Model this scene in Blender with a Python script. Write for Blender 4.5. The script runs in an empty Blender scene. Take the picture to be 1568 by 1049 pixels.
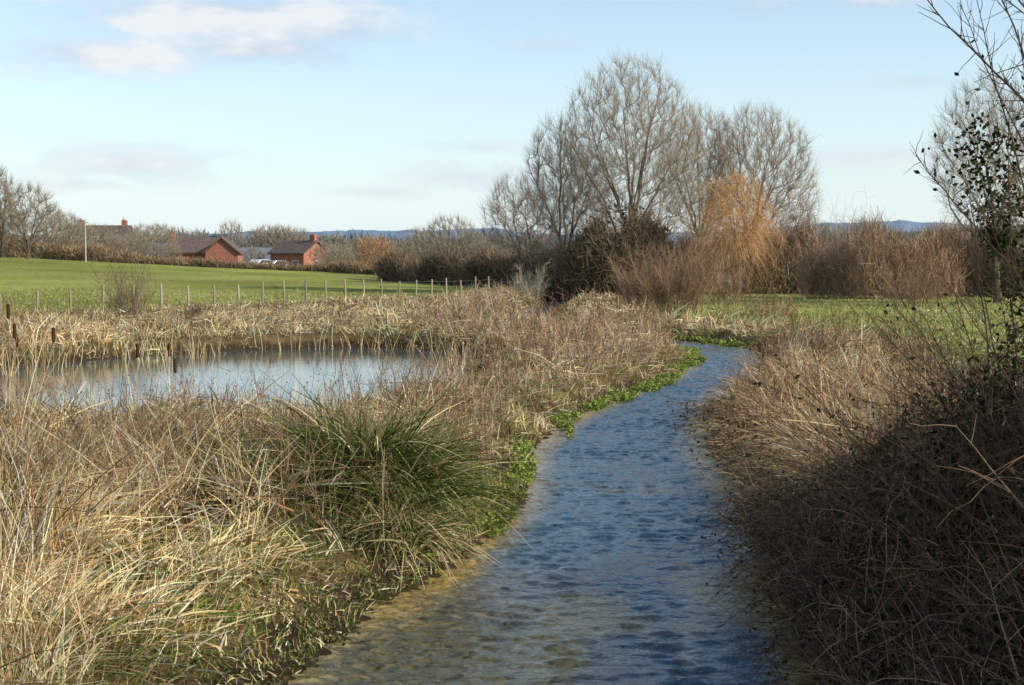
import bpy, math, numpy as np
rng=np.random.default_rng(11)
scene=bpy.context.scene
scene.view_settings.view_transform='Standard'
try: scene.view_settings.look='None'
except Exception: pass
U=rng.uniform
# ---------------------------------------------------------------- noise
def vnoise(x,y,scale,seed=0,octv=3):
    x=np.asarray(x,float);y=np.asarray(y,float)
    out=0;amp=1.;tot=0
    def h(a,b):
        n=(a*374761393+b*668265263+seed*1442695)&0xffffffff
        n=((n^(n>>13))*1274126177)&0xffffffff
        return ((n^(n>>16))&0xffff)/65535.
    for o in range(octv):
        xs=x/scale*2**o+seed*17.3;ys=y/scale*2**o+seed*9.1
        xi=np.floor(xs).astype(np.int64);yi=np.floor(ys).astype(np.int64)
        fx=xs-xi;fy=ys-yi;fx=fx*fx*(3-2*fx);fy=fy*fy*(3-2*fy)
        v=(h(xi,yi)*(1-fx)+h(xi+1,yi)*fx)*(1-fy)+(h(xi,yi+1)*(1-fx)+h(xi+1,yi+1)*fx)*fy
        out=out+v*amp;tot+=amp;amp*=.5
    return out/tot
def sstep(a,b,x):
    t=np.clip((x-a)/(b-a),0,1);return t*t*(3-2*t)
def nrm(v): return v/np.maximum(np.linalg.norm(v,axis=-1,keepdims=True),1e-9)
# ---------------------------------------------------------------- terrain functions
SP=[(-1.5,-15,1.9),(-.6,0,1.9),(.2,7,1.95),(.35,9.9,1.9),(.62,11.6,1.85),(1.05,13.6,1.6),(1.45,16.8,1.45),(1.6,21.2,1.4),
    (2.2,25.3,1.3),(3.3,30,1.1),(4.9,35,.95),(6.1,40,1.05),(6.8,45.5,1.25),(5.4,50,1.15),(3,53,1),(1,60,1),(1,75,1),(4,105,1)]
POND=[(-.9,42),(-1.8,45.5),(-5,47.5),(-9,46),(-12.5,42),(-15,37),(-15.5,30),(-11,24),(-7,22.6),(-4,23.5),(-2.4,26.5),(-1.3,31),(-.9,36)]
def sd_stream(x,y):
    best=np.full(x.shape,1e9)
    for (ax,ay,aw),(bx,by,bw) in zip(SP[:-1],SP[1:]):
        dx=bx-ax;dy=by-ay
        t=np.clip(((x-ax)*dx+(y-ay)*dy)/(dx*dx+dy*dy),0,1)
        d=np.hypot(x-ax-t*dx,y-ay-t*dy)-(aw+(bw-aw)*t)
        best=np.minimum(best,d)
    return best
def sd_poly(x,y,P):
    best=np.full(x.shape,1e9);ins=np.zeros(x.shape,bool)
    for (ax,ay),(bx,by) in zip(P,P[1:]+P[:1]):
        dx=bx-ax;dy=by-ay
        t=np.clip(((x-ax)*dx+(y-ay)*dy)/(dx*dx+dy*dy),0,1)
        best=np.minimum(best,np.hypot(x-ax-t*dx,y-ay-t*dy))
        if by!=ay:
            c=((ay>y)!=(by>y))&(x<(bx-ax)*(y-ay)/(by-ay)+ax);ins^=c
    return np.where(ins,-best,best)
def water_d(x,y):
    s=sd_stream(x,y)+(vnoise(x,y,1.6,3)-.5)*.5
    p=sd_poly(x,y,POND)+(vnoise(x,y,3,4)-.5)*1.1
    return np.minimum(s,p)
def ground_z(x,y,wd=None):
    x=np.asarray(x,float);y=np.asarray(y,float)
    if wd is None: wd=water_d(x,y)
    z=np.where(wd<0,-.35*sstep(0,.7,-wd),.40*sstep(-.05,1.1,wd))
    z=z+np.where(wd>.3,(vnoise(x,y,2.2,5)-.5)*.16*sstep(.3,1.5,wd),0)
    rise=np.clip((y-60)/110,0,1)
    rise=rise*rise*(3-2*rise)*.55+rise*.45
    z=z+rise*2.3*np.clip((2-x)/58,0,1.15)**1.25
    z=z-sstep(172,235,y)*2.0*np.clip((20-x)/50,0,1)
    z=z+(vnoise(x,y,60,8,2)-.5)*.4*sstep(80,160,y)
    return z
def fence_side(x,y):
    ax,ay,bx,by=-22,56.5,6.4,113
    return ((by-ay)*(ax-x)+(bx-ax)*(y-ay))/math.hypot(bx-ax,by-ay)
# ---------------------------------------------------------------- mesh builders
def make_mesh(name,V,Q,C=None,mat=None,smooth=False,parent=None,loc=None,link=True):
    V=np.asarray(V,np.float32);Q=np.asarray(Q,np.int32)
    me=bpy.data.meshes.new(name)
    me.vertices.add(len(V));me.vertices.foreach_set('co',V.ravel())
    me.loops.add(Q.size);me.loops.foreach_set('vertex_index',Q.ravel())
    me.polygons.add(len(Q));me.polygons.foreach_set('loop_start',np.arange(0,Q.size,Q.shape[1],dtype=np.int32))
    me.polygons.foreach_set('use_smooth',np.full(len(Q),smooth))
    if C is not None:
        a=me.color_attributes.new('Col','FLOAT_COLOR','POINT')
        c=np.ones((len(V),4),np.float32);c[:,:3]=C
        a.data.foreach_set('color',c.ravel())
    me.update(calc_edges=True)
    if mat: me.materials.append(mat)
    if not link: return me
    ob=bpy.data.objects.new(name,me);scene.collection.objects.link(ob)
    if parent: ob.parent=parent
    if loc: ob.location=loc
    return ob
class Acc:
    def __init__(s): s.V=[];s.Q=[];s.C=[];s.n=0
    def add(s,V,Q,C):
        s.V.append(V);s.Q.append(Q+s.n);s.C.append(C);s.n+=len(V)
    def obj(s,name,mat,smooth=False,parent=None,loc=None,link=True):
        return make_mesh(name,np.concatenate(s.V),np.concatenate(s.Q),np.concatenate(s.C),mat,smooth,parent,loc,link)
def ribbons(acc,root,d,L,w,bend,col,segs=3,taper=.85):
    N=len(root)
    if N==0: return
    L=np.broadcast_to(L,(N,)).reshape(N,1,1);w=np.broadcast_to(w,(N,)).reshape(N,1,1)
    t=np.linspace(0,1,segs+1).reshape(1,-1,1)
    P=root[:,None]+d[:,None]*L*t+bend[:,None]*L*t*t
    r=rng.normal(size=(N,3));side=nrm(np.cross(d,r))
    wd=w*(1-taper*t**1.5)*.5
    A=P-side[:,None]*wd;B=P+side[:,None]*wd
    V=np.stack([A,B],2).reshape(-1,3)
    k=(segs+1)*2
    base=(np.arange(N)*k)[:,None]+(np.arange(segs)*2)[None]
    Q=np.stack([base,base+1,base+3,base+2],-1).reshape(-1,4)
    acc.add(V,Q,np.repeat(col,k,axis=0))
def tubes(acc,P,r,col,k=4):
    N,K,_=P.shape
    if N==0:return
    T=np.empty_like(P);T[:,1:-1]=P[:,2:]-P[:,:-2];T[:,0]=P[:,1]-P[:,0];T[:,-1]=P[:,-1]-P[:,-2]
    T=nrm(T);ref=np.where(np.abs(T[...,2:3])<.9,np.array([0,0,1.]),np.array([1.,0,0]))
    a=nrm(np.cross(T,ref));b=np.cross(T,a)
    th=np.arange(k)*2*np.pi/k
    V=P[:,:,None]+r[:,:,None,None]*(a[:,:,None]*np.cos(th)[:,None]+b[:,:,None]*np.sin(th)[:,None])
    idx=np.arange(N*K*k).reshape(N,K,k);i2=np.roll(idx,-1,2)
    Q=np.stack([idx[:,:-1],i2[:,:-1],i2[:,1:],idx[:,1:]],-1).reshape(-1,4)
    acc.add(V.reshape(-1,3),Q,np.repeat(col,K*k,axis=0))
def leaves(acc,P,size,col,up=.3):
    N=len(P)
    if N==0:return
    size=np.broadcast_to(size,(N,))[:,None]
    n=nrm(rng.normal(size=(N,3))+np.array([0,0,up]))
    a=nrm(np.cross(n,rng.normal(size=(N,3))));b=np.cross(n,a)
    V=np.stack([P-a*size,P+b*size*.55,P+a*size,P-b*size*.55],1).reshape(-1,3)
    acc.add(V,np.arange(N*4).reshape(N,4),np.repeat(col,4,axis=0))
def mixcol(N,cols,wts,var=.18):
    cols=np.array(cols);c=cols[rng.choice(len(cols),N,p=np.array(wts)/sum(wts))]
    return np.clip(c*(1+rng.normal(size=(N,1))*var)*(1+rng.normal(size=(N,3))*.05),.005,.9)
def rdir(N,spread,up=1.):
    v=rng.normal(size=(N,3))*spread;v[:,2]=np.abs(v[:,2])*.5+up
    return nrm(v)
# ---------------------------------------------------------------- materials
def newmat(name):
    m=bpy.data.materials.new(name);m.use_nodes=True;nt=m.node_tree
    for n in list(nt.nodes): nt.nodes.remove(n)
    return m,nt,nt.nodes.new('ShaderNodeOutputMaterial')
def vegmat(name,trans=.3):
    m,nt,out=newmat(name);N=nt.nodes.new;L=nt.links.new
    a=N('ShaderNodeAttribute');a.attribute_name='Col'
    p=N('ShaderNodeBsdfDiffuse');L(a.outputs['Color'],p.inputs['Color']);last=p
    if trans>0:
        t=N('ShaderNodeBsdfTranslucent');L(a.outputs['Color'],t.inputs['Color'])
        mx=N('ShaderNodeMixShader');mx.inputs[0].default_value=trans
        L(last.outputs[0],mx.inputs[1]);L(t.outputs[0],mx.inputs[2]);last=mx
    L(last.outputs[0],out.inputs[0])
    return m
M_reed=vegmat('dry_reed_mat',.2)
M_green=vegmat('green_blade_mat',.2)
M_twig=vegmat('twig_mat',0)
M_leaf=vegmat('leaf_mat',.15)
M_hill=vegmat('hill_mat',0)
def colmat(name,c,rough=.7,noise=.25,scale=4,bump=0,spec=.4,metal=0):
    m,nt,out=newmat(name);N=nt.nodes.new;L=nt.links.new
    p=N('ShaderNodeBsdfPrincipled');p.inputs['Roughness'].default_value=rough;p.inputs['Specular IOR Level'].default_value=spec
    p.inputs['Metallic'].default_value=metal
    tc=N('ShaderNodeTexCoord');nz=N('ShaderNodeTexNoise');nz.inputs['Scale'].default_value=scale;nz.inputs['Detail'].default_value=6
    L(tc.outputs['Object'],nz.inputs['Vector'])
    r=N('ShaderNodeValToRGB');r.color_ramp.elements[0].position=.3;r.color_ramp.elements[1].position=.7
    r.color_ramp.elements[0].color=[x*(1-noise) for x in c]+[1];r.color_ramp.elements[1].color=[min(1,x*(1+noise)) for x in c]+[1]
    L(nz.outputs['Fac'],r.inputs[0]);L(r.outputs[0],p.inputs['Base Color'])
    if bump:
        b=N('ShaderNodeBump');b.inputs['Strength'].default_value=bump;L(nz.outputs['Fac'],b.inputs['Height']);L(b.outputs[0],p.inputs['Normal'])
    L(p.outputs[0],out.inputs[0]);return m
def groundmat():
    m,nt,out=newmat('ground_mat');N=nt.nodes.new;L=nt.links.new
    a=N('ShaderNodeAttribute');a.attribute_name='Col'
    p=N('ShaderNodeBsdfDiffuse')
    tc=N('ShaderNodeTexCoord')
    n1=N('ShaderNodeTexNoise');n1.inputs['Scale'].default_value=2.2;n1.inputs['Detail'].default_value=6;n1.inputs['Roughness'].default_value=.7
    n2=N('ShaderNodeTexNoise');n2.inputs['Scale'].default_value=.06;n2.inputs['Detail'].default_value=4
    L(tc.outputs['Object'],n1.inputs['Vector']);L(tc.outputs['Object'],n2.inputs['Vector'])
    r1=N('ShaderNodeMapRange');r1.inputs['From Min'].default_value=.3;r1.inputs['From Max'].default_value=.7;r1.inputs['To Min'].default_value=.55;r1.inputs['To Max'].default_value=1.4
    r2=N('ShaderNodeMapRange');r2.inputs['From Min'].default_value=.35;r2.inputs['From Max'].default_value=.65;r2.inputs['To Min'].default_value=.75;r2.inputs['To Max'].default_value=1.2
    L(n1.outputs['Fac'],r1.inputs[0]);L(n2.outputs['Fac'],r2.inputs[0])
    mu=N('ShaderNodeMath');mu.operation='MULTIPLY';L(r1.outputs[0],mu.inputs[0]);L(r2.outputs[0],mu.inputs[1])
    v=N('ShaderNodeVectorMath');v.operation='SCALE';L(a.outputs['Color'],v.inputs[0]);L(mu.outputs[0],v.inputs['Scale'])
    L(v.outputs[0],p.inputs['Color'])
    b=N('ShaderNodeBump');b.inputs['Strength'].default_value=.6;b.inputs['Distance'].default_value=.08;L(n1.outputs['Fac'],b.inputs['Height']);L(b.outputs[0],p.inputs['Normal'])
    L(p.outputs[0],out.inputs[0]);return m
def watermat(name,bump,bscale,stretch,rough):
    m,nt,out=newmat(name);N=nt.nodes.new;L=nt.links.new
    a=N('ShaderNodeAttribute');a.attribute_name='Col'
    p=N('ShaderNodeBsdfPrincipled');p.inputs['Roughness'].default_value=rough;p.inputs['IOR'].default_value=1.33;p.inputs['Specular IOR Level'].default_value=.5
    tc=N('ShaderNodeTexCoord');mp=N('ShaderNodeMapping');mp.inputs['Scale'].default_value=stretch
    L(tc.outputs['Object'],mp.inputs[0])
    nz=N('ShaderNodeTexNoise');nz.inputs['Scale'].default_value=bscale;nz.inputs['Detail'].default_value=3;L(mp.outputs[0],nz.inputs['Vector'])
    b=N('ShaderNodeBump');b.inputs['Strength'].default_value=1;b.inputs['Distance'].default_value=bump
    L(nz.outputs['Fac'],b.inputs['Height']);L(b.outputs[0],p.inputs['Normal'])
    # gravel bed: two scales of pebbles warped by a noise so they do not read as cells
    wn=N('ShaderNodeTexNoise');wn.inputs['Scale'].default_value=6;L(tc.outputs['Object'],wn.inputs['Vector'])
    wm=N('ShaderNodeVectorMath');wm.operation='MULTIPLY_ADD';wm.inputs[1].default_value=(.15,.15,.15);L(wn.outputs['Color'],wm.inputs[0]);L(tc.outputs['Object'],wm.inputs[2])
    g=N('ShaderNodeTexVoronoi');g.inputs['Scale'].default_value=22;L(wm.outputs[0],g.inputs['Vector'])
    g2=N('ShaderNodeTexNoise');g2.inputs['Scale'].default_value=9;g2.inputs['Detail'].default_value=5;L(tc.outputs['Object'],g2.inputs['Vector'])
    sp=N('ShaderNodeSeparateColor');L(g.outputs['Color'],sp.inputs[0])
    ad=N('ShaderNodeMath');ad.operation='MULTIPLY_ADD';ad.inputs[1].default_value=.55;L(sp.outputs[0],ad.inputs[0]);L(g2.outputs['Fac'],ad.inputs[2])
    r=N('ShaderNodeMapRange');r.inputs['From Min'].default_value=.3;r.inputs['From Max'].default_value=1.15;r.inputs['To Min'].default_value=.25;r.inputs['To Max'].default_value=1.7
    L(ad.outputs[0],r.inputs[0])
    v=N('ShaderNodeVectorMath');v.operation='SCALE';L(a.outputs['Color'],v.inputs[0]);L(r.outputs[0],v.inputs['Scale'])
    L(v.outputs[0],p.inputs['Base Color'])
    L(p.outputs[0],out.inputs[0]);return m
# ---------------------------------------------------------------- camera
cam=bpy.data.cameras.new('camera');co=bpy.data.objects.new('camera',cam);scene.collection.objects.link(co)
co.location=(0,0,3.0);co.rotation_euler=(math.radians(90-3.44),0,0)
cam.sensor_width=36;cam.lens=49.5;cam.clip_end=12000;cam.clip_start=.05;scene.camera=co
# ---------------------------------------------------------------- sun + sky
AZ=math.radians(110);EL=math.radians(28)
sd=np.array([math.sin(AZ)*math.cos(EL),math.cos(AZ)*math.cos(EL),math.sin(EL)])
sun=bpy.data.lights.new('sun','SUN');sun.energy=5;sun.angle=math.radians(.5);sun.color=(1,.92,.79)
so=bpy.data.objects.new('sun',sun);scene.collection.objects.link(so)
from mathutils import Vector
so.rotation_euler=Vector(sd).to_track_quat('Z','Y').to_euler()
w=bpy.data.worlds.new('World');scene.world=w;w.use_nodes=True;nt=w.node_tree
try: w.cycles.sampling_method='NONE'
except Exception as e: print(e)
for n in list(nt.nodes): nt.nodes.remove(n)
N=nt.nodes.new;L=nt.links.new
out=N('ShaderNodeOutputWorld');bg=N('ShaderNodeBackground');bg.inputs['Strength'].default_value=.15
sky=N('ShaderNodeTexSky');sky.sky_type='NISHITA';sky.sun_disc=False;sky.sun_elevation=EL;sky.sun_rotation=AZ
sky.air_density=1.0;sky.dust_density=.6;sky.ozone_density=1.5
tc=N('ShaderNodeTexCoord')
def M(op,a,b=None,c=None,clamp=False):
    n=N('ShaderNodeMath');n.operation=op;n.use_clamp=clamp
    for i,v in enumerate((a,b,c)):
        if v is None: continue
        if isinstance(v,(int,float)): n.inputs[i].default_value=v
        else: L(v,n.inputs[i])
    return n.outputs[0]
sx=N('ShaderNodeSeparateXYZ');L(tc.outputs['Generated'],sx.inputs[0])
X,Y,Z=sx.outputs
mp=N('ShaderNodeMapping');mp.inputs['Scale'].default_value=(1,1,2.6);L(tc.outputs['Generated'],mp.inputs[0])
nz=N('ShaderNodeTexNoise');nz.inputs['Scale'].default_value=15;nz.inputs['Detail'].default_value=7;nz.inputs['Roughness'].default_value=.55;L(mp.outputs[0],nz.inputs['Vector'])
nf=nz.outputs['Fac']
tot=None
for cx,cz,rx,rz,s in [(-.27,.136,.08,.013,1.),(-.17,.143,.09,.016,1.),(-.20,.163,.11,.022,1.),(-.13,.158,.06,.016,.9),(.25,.176,.045,.010,1.),(.165,.172,.03,.008,.5),(-.26,.064,.07,.015,.8),(-.30,.050,.05,.007,.6),(-.03,.056,.05,.012,.65),(-.09,.046,.04,.006,.5),(-.39,.11,.03,.008,.7),(-.37,.138,.025,.007,.6),(.24,.068,.09,.008,.5),(.27,.118,.03,.005,.4),(.02,.148,.03,.005,.5),(-.02,.078,.04,.006,.4)]:
    a=M('DIVIDE',M('SUBTRACT',X,cx),rx);b=M('DIVIDE',M('SUBTRACT',Z,cz),rz)
    r2=M('ADD',M('MULTIPLY',a,a),M('MULTIPLY',b,b))
    f=M('SUBTRACT',1.25,M('SQRT',r2))
    f=M('MULTIPLY_ADD',M('SUBTRACT',nf,.5),3.2,f)
    f=M('MULTIPLY',f,.9,clamp=True);f=M('MULTIPLY',f,s)
    tot=f if tot is None else M('MAXIMUM',tot,f)
tot=M('MULTIPLY',tot,M('GREATER_THAN',Y,0.0))
nh=N('ShaderNodeTexNoise');nh.inputs['Scale'].default_value=3.5;nh.inputs['Detail'].default_value=4;L(tc.outputs['Generated'],nh.inputs['Vector'])
hi=M('MULTIPLY',M('MULTIPLY',M('SUBTRACT',nh.outputs['Fac'],.46),5,clamp=True),M('MULTIPLY',M('SUBTRACT',Z,.22),6,clamp=True))  # high cloud above the view, added for the water ripples to reflect
tot=M('MAXIMUM',tot,M('MULTIPLY',hi,.75))
hz=M('SUBTRACT',1.0,M('MULTIPLY',Z,2.8),clamp=True)
hz=M('MULTIPLY',M('POWER',hz,1.7),.85)
bo=N('ShaderNodeMixRGB');bo.blend_type='MULTIPLY';bo.inputs[0].default_value=1;bo.inputs[2].default_value=(1.2,1.27,1.27,1);L(sky.outputs[0],bo.inputs[1])
mh=N('ShaderNodeMixRGB');mh.inputs[2].default_value=(5.3,6.1,6.6,1);L(hz,mh.inputs[0]);L(bo.outputs[0],mh.inputs[1])
cc=N('ShaderNodeMixRGB');cc.inputs[1].default_value=(3.9,4.3,5.1,1);cc.inputs[2].default_value=(6.0,6.0,6.1,1);L(M('MULTIPLY_ADD',M('SUBTRACT',tot,.35),.5,M('MULTIPLY',M('SUBTRACT',nf,.44),4),clamp=True),cc.inputs[0])
mc=N('ShaderNodeMixRGB');L(M('MULTIPLY',tot,.85),mc.inputs[0]);L(mh.outputs[0],mc.inputs[1]);L(cc.outputs[0],mc.inputs[2])
L(mc.outputs[0],bg.inputs[0]);L(bg.outputs[0],out.inputs[0])
# ---------------------------------------------------------------- ground
xs=np.concatenate([-np.geomspace(22,5000,70)[::-1],np.arange(-21.8,20,.2),np.geomspace(20,5000,70)])
ys=np.concatenate([-np.geomspace(4,400,12)[::-1],np.arange(-3.8,62,.2),np.geomspace(62,6000,110)])
GX,GY=np.meshgrid(xs,ys);gx=GX.ravel();gy=GY.ravel()
wd=water_d(gx,gy);gz=ground_z(gx,gy,wd)
nx,ny=len(xs),len(ys);ii=np.arange(nx*ny).reshape(ny,nx)
Q=np.stack([ii[:-1,:-1],ii[:-1,1:],ii[1:,1:],ii[1:,:-1]],-1).reshape(-1,4)
soil=np.array([.065,.046,.028]);strawg=np.array([.24,.17,.08]);fieldc=np.array([.235,.25,.065])
fs=fence_side(gx,gy);rs=sd_stream(gx,gy)
isfield=np.maximum(sstep(0,3,fs+vnoise(gx,gy,3,9)*3-1.5),sstep(4,6.5,rs+ (vnoise(gx,gy,5,10)-.5)*5)*(gx>3)*sstep(28,34,gy))
isfield=np.maximum(isfield,sstep(-24,-30,gx)*sstep(50,56,gy))
C=strawg*(.4+.7*vnoise(gx,gy,1.5,12)[:,None])*.55+soil*.4
C=C*(1-isfield[:,None])+fieldc*isfield[:,None]*(.8+.4*vnoise(gx,gy,12,13)[:,None])
yl=(sstep(.4,.65,vnoise(gx,gy,14,14)))[:,None]*isfield[:,None]*.4
C=C*(1-yl)+np.array([.31,.28,.11])*yl
C=np.where((wd<.45)[:,None],soil*.8,C)
make_mesh('ground',np.stack([gx,gy,gz],1),Q,C,groundmat(),True)
# ---------------------------------------------------------------- stream water
sp=np.array(SP);cum=np.r_[0,np.cumsum(np.hypot(np.diff(sp[:,0]),np.diff(sp[:,1])))]
sv=np.concatenate([np.arange(0,18,.5),np.arange(18,50,.035),np.arange(50,75,.08),np.arange(75,cum[-1],.5)])
cx=np.interp(sv,cum,sp[:,0]);cy=np.interp(sv,cum,sp[:,1]);hw=np.interp(sv,cum,sp[:,2])+.6
ker=np.ones(25)/25
tx=np.gradient(cx,sv);ty=np.gradient(cy,sv)
for _ in range(2):
    tx=np.convolve(np.pad(tx,12,'edge'),ker,'valid');ty=np.convolve(np.pad(ty,12,'edge'),ker,'valid')
tl=np.hypot(tx,ty);tx/=tl;ty/=tl
lat=np.linspace(-1,1,90)
WX=cx[:,None]+ty[:,None]*lat*hw[:,None];WY=cy[:,None]-tx[:,None]*lat*hw[:,None]
WZ=np.zeros_like(WX)
r2=np.random.default_rng(5)
for k in range(80):
    wl=np.exp(r2.uniform(math.log(.10),math.log(.42)));th=r2.normal()*.55+math.pi/2
    kk=2*math.pi/wl;ph=r2.uniform(0,6.3)
    amp=.036/kk*(r2.uniform(.6,1.3))
    ph2=vnoise(WX,WY,.8,30+k%7,2)*9
    WZ+=amp*np.sin(kk*(WX*math.cos(th)+WY*math.sin(th))+ph+ph2)
mod=.1+1.8*vnoise(WX*1.0,WY*.6,1.0,40,3)
WZ*=mod
n1,n2=WX.shape;ii=np.arange(n1*n2).reshape(n1,n2)
Q=np.stack([ii[:-1,:-1],ii[:-1,1:],ii[1:,1:],ii[1:,:-1]],-1).reshape(-1,4)
fx=WX.ravel();fy=WY.ravel();wdd=-sd_stream(fx,fy)
shal=np.clip(1.2*sstep(14.5,10,fy)*sstep(1.3,-.6,fx)+.8*sstep(.6,.1,wdd)+.6*sstep(.5,.68,vnoise(fx,fy*.6,.8,52))*sstep(22,10,fy),0,1)
shal=np.clip(shal*(.6+.7*vnoise(fx,fy,.7,50)),0,1)[:,None]
Cw=np.array([.03,.065,.095])*(1-shal)+np.array([.27,.19,.06])*shal
make_mesh('stream_water',np.stack([fx,fy,WZ.ravel()],1),Q,Cw,watermat('stream_water_mat',.012,13,(1,1.4,1),.04),True)
px_=np.arange(-19,0.6,.3);py_=np.arange(20,50,.3);PX_,PY=np.meshgrid(px_,py_);a=PX_.ravel();b=PY.ravel()
ii=np.arange(PX_.size).reshape(PX_.shape);Q=np.stack([ii[:-1,:-1],ii[:-1,1:],ii[1:,1:],ii[1:,:-1]],-1).reshape(-1,4)
kq=(sd_stream(a,b)>.8)[Q].all(1)
make_mesh('pond_water',np.stack([a,b,np.full(a.shape,-.02)],1),Q[kq],np.tile([.06,.08,.09],(len(a),1)),watermat('pond_water_mat',.003,2.5,(1,2.5,1),.03),True)
# ---------------------------------------------------------------- dry bank vegetation
STRAW=[(.88,.70,.40),(.74,.52,.26),(.46,.28,.12),(.23,.13,.065),(.90,.80,.56)]
bands=[(7,12,950),(12,18,600),(18,28,300),(28,45,140),(45,70,75),(70,112,36)]
reeds=Acc()
def lat_noise(x,y,s,seed): return vnoise(x,y,s,seed,2)-.5
for d0,d1,dens in bands:
    W1=.364*d1*1.1+1
    area=(d1-d0)*2*W1;n=int(area*dens)
    x=U(-W1,W1,n);y=U(d0,d1,n)
    keep=np.abs(x)<.364*y*1.1+1
    x=x[keep];y=y[keep]
    wd=water_d(x,y);fsd=fence_side(x,y);ss=sd_stream(x,y)
    leftside=(x<np.interp(y,sp[:,1],sp[:,0]))
    veg=(wd>0.02)&(fsd<0.5+U(-1,1,len(x)))
    rightw=3.6+3.5*lat_noise(x,y,6,21)
    farright=(~leftside)&(ss>rightw)&(y>24)
    veg&=~(farright&(U(0,1,len(x))>.12))
    veg&=~((x<-24)&(y>55))
    veg&=~((~leftside)&(y<14))
    x=x[veg];y=y[veg];wd=wd[veg];ls=leftside[veg];fr=farright[veg];ss=ss[veg]
    n=len(x);z=ground_z(x,y,wd)-.03
    root=np.stack([x,y,z],1)
    hn=vnoise(x,y,.9,22,2);hn2=vnoise(x,y,4,23,2)
    H=(.15+1.3*hn)*(.55+.85*hn2)
    edge=sstep(.05,1.3,wd)
    H*=.3+.7*edge
    lown=ls&(y<12.8)&(ss<2.4+lat_noise(x,y,2,24)*2)
    H[lown]*=.45
    tallc=ls&(y<14)&(x<-3.0-lat_noise(x,y,1.5,29)*2);H[tallc]=H[tallc]*1.1+.1
    pdist=sd_poly(x,y,POND)
    ridge=ls&(y>36)&(pdist>.8)&(ss<6)
    H[ridge]*=1.15
    H[y>62]*=.8
    H[(y>44)&(x<-3)]*=.62
    H[(ls)&(y>18.5)&(y<25)&(x<-2)]*=.8
    nearp=ls&(y>=20)&(y<42)&(pdist<2.2)&(x>-3.5);H[nearp]*=.5
    H[(~ls)&(y>18)]*=.68
    H[fr]*=.35
    H*=U(.4,1.3,n)
    typ=U(0,1,n);gn=vnoise(x,y,1.7,25,2)
    bn=vnoise(x,y,1.3,26,3)
    comb=np.stack([lat_noise(x,y,.8,27),lat_noise(x,y,.8,28),np.zeros(n)],1)*1.8
    tilt=rng.normal(size=(n,3))*.28;tilt[:,2]=1
    tilt+=comb
    over=np.exp(-wd/.8)*(~ls)
    tilt[:,0]-=over*.5
    litter=typ<np.where(tallc,.25,.36)
    tilt[litter,2]=U(.02,.6,litter.sum())
    tilt[litter,:2]*=2.4
    root[litter,2]+=U(0,.5,litter.sum())*H[litter]
    dv=nrm(tilt)
    bend=np.concatenate([dv[:,:2]*U(-.2,.5,(n,1))+rng.normal(size=(n,2))*.18,-U(.02,.35,(n,1))],1)
    Ln=np.maximum(H,.12)
    Ln=np.where(litter,np.minimum(Ln,np.where(wd<1.0,.35,.75)),Ln)
    wdt=(.0058+.00042*y)*U(.45,1.8,n)
    shade=np.clip(.15+1.75*(bn-.2),.28,1.12)[:,None]
    col=mixcol(n,STRAW,[.33,.26,.18,.13,.12],.25)*shade
    rd=(sstep(22,34,y)*ls*(pdist>.5)*(x>-3))[:,None]*.45
    col=col*(1-rd)+np.array([.48,.34,.22])*rd*(.5+1.*U(0,1,(n,1)))
    isg=((gn>.62)&(U(0,1,n)<.45))|(U(0,1,n)<np.where(wd<.9,.38,.05))|(lown&(U(0,1,n)<.3))
    g=isg&(typ>.15)
    gcol=mixcol(n,[(.20,.25,.05),(.12,.17,.035),(.32,.31,.09)],[.4,.35,.25])
    Ln=np.where(g,np.minimum(Ln,U(.12,.40,n)),Ln)
    col=np.where(g[:,None],gcol,col)
    ribbons(reeds,root,dv,Ln,wdt,bend,col,2 if d0>27 else 3,.75)
reeds.obj('dry_reed_bed',M_reed)
brown=Acc()
y=np.concatenate([U(10,24,3000),U(24,60,5200),U(60,108,1300)]);n=len(y);x=U(-1,1,n)*(.364*y*1.12+1)
wd=water_d(x,y);ls=(x<np.interp(y,sp[:,1],sp[:,0]));ss=sd_stream(x,y)
k=(wd>.25)&(fence_side(x,y)<0)&((ls)|((ss<4.5)&(y>14)))&(vnoise(x,y,2.6,61,2)>.42)&~(ls&(y<12.8)&(ss<2.3))&~((y>44)&(x<-3)&(U(0,1,n)<.8))
x=x[k];y=y[k];ls=ls[k];n=len(x);z=ground_z(x,y)
H=U(.5,1.25,n)*np.where((ls)&(y>36)&(x>-3),1.12,1.);H*=np.where((x<-2)&(y<26)&(y>16),.85,1);H*=np.where(ls,1,.85)
root=np.stack([x,y,z],1);dv=rdir(n,.16);bend=np.concatenate([rng.normal(size=(n,2))*.12,np.zeros((n,1))],1)
wdt=(.004+.00028*y)
c=mixcol(n,[(.20,.11,.065),(.30,.175,.105),(.12,.07,.045),(.46,.32,.2)],[.35,.3,.15,.2])
ribbons(brown,root,dv,H,wdt,bend,c,3,.5)
for j in range(6):
    t=U(.35,1,n);P=root+dv*(H*t)[:,None]+bend*(H*t*t)[:,None]
    d2=nrm(dv*.8+rng.normal(size=(n,3))*.55)
    l2=H*U(.12,.32,n);ribbons(brown,P,d2,l2,wdt*.7,np.tile([0,0,.15],(n,1)),c,1,.5)
    s=U(0,1,n)<.5
    leaves(brown,(P+d2*l2[:,None])[s],(.008+.0006*y[s]),c[s]*.9)
brown.obj('dead_willowherb_stems',M_reed)
em=Acc();n=6500
x=U(-18,-1,n);y=U(21,48,n);dp=sd_poly(x,y,POND)
k=(dp<.3)&(dp>-2.6)&(vnoise(x,y,1.5,66,2)>.47)&((y<30)|(x<-9)|(dp>-.9));x=x[k];y=y[k];n=len(x)
root=np.stack([x,y,np.full(n,-.1)],1);dv=rdir(n,.16)
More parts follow.
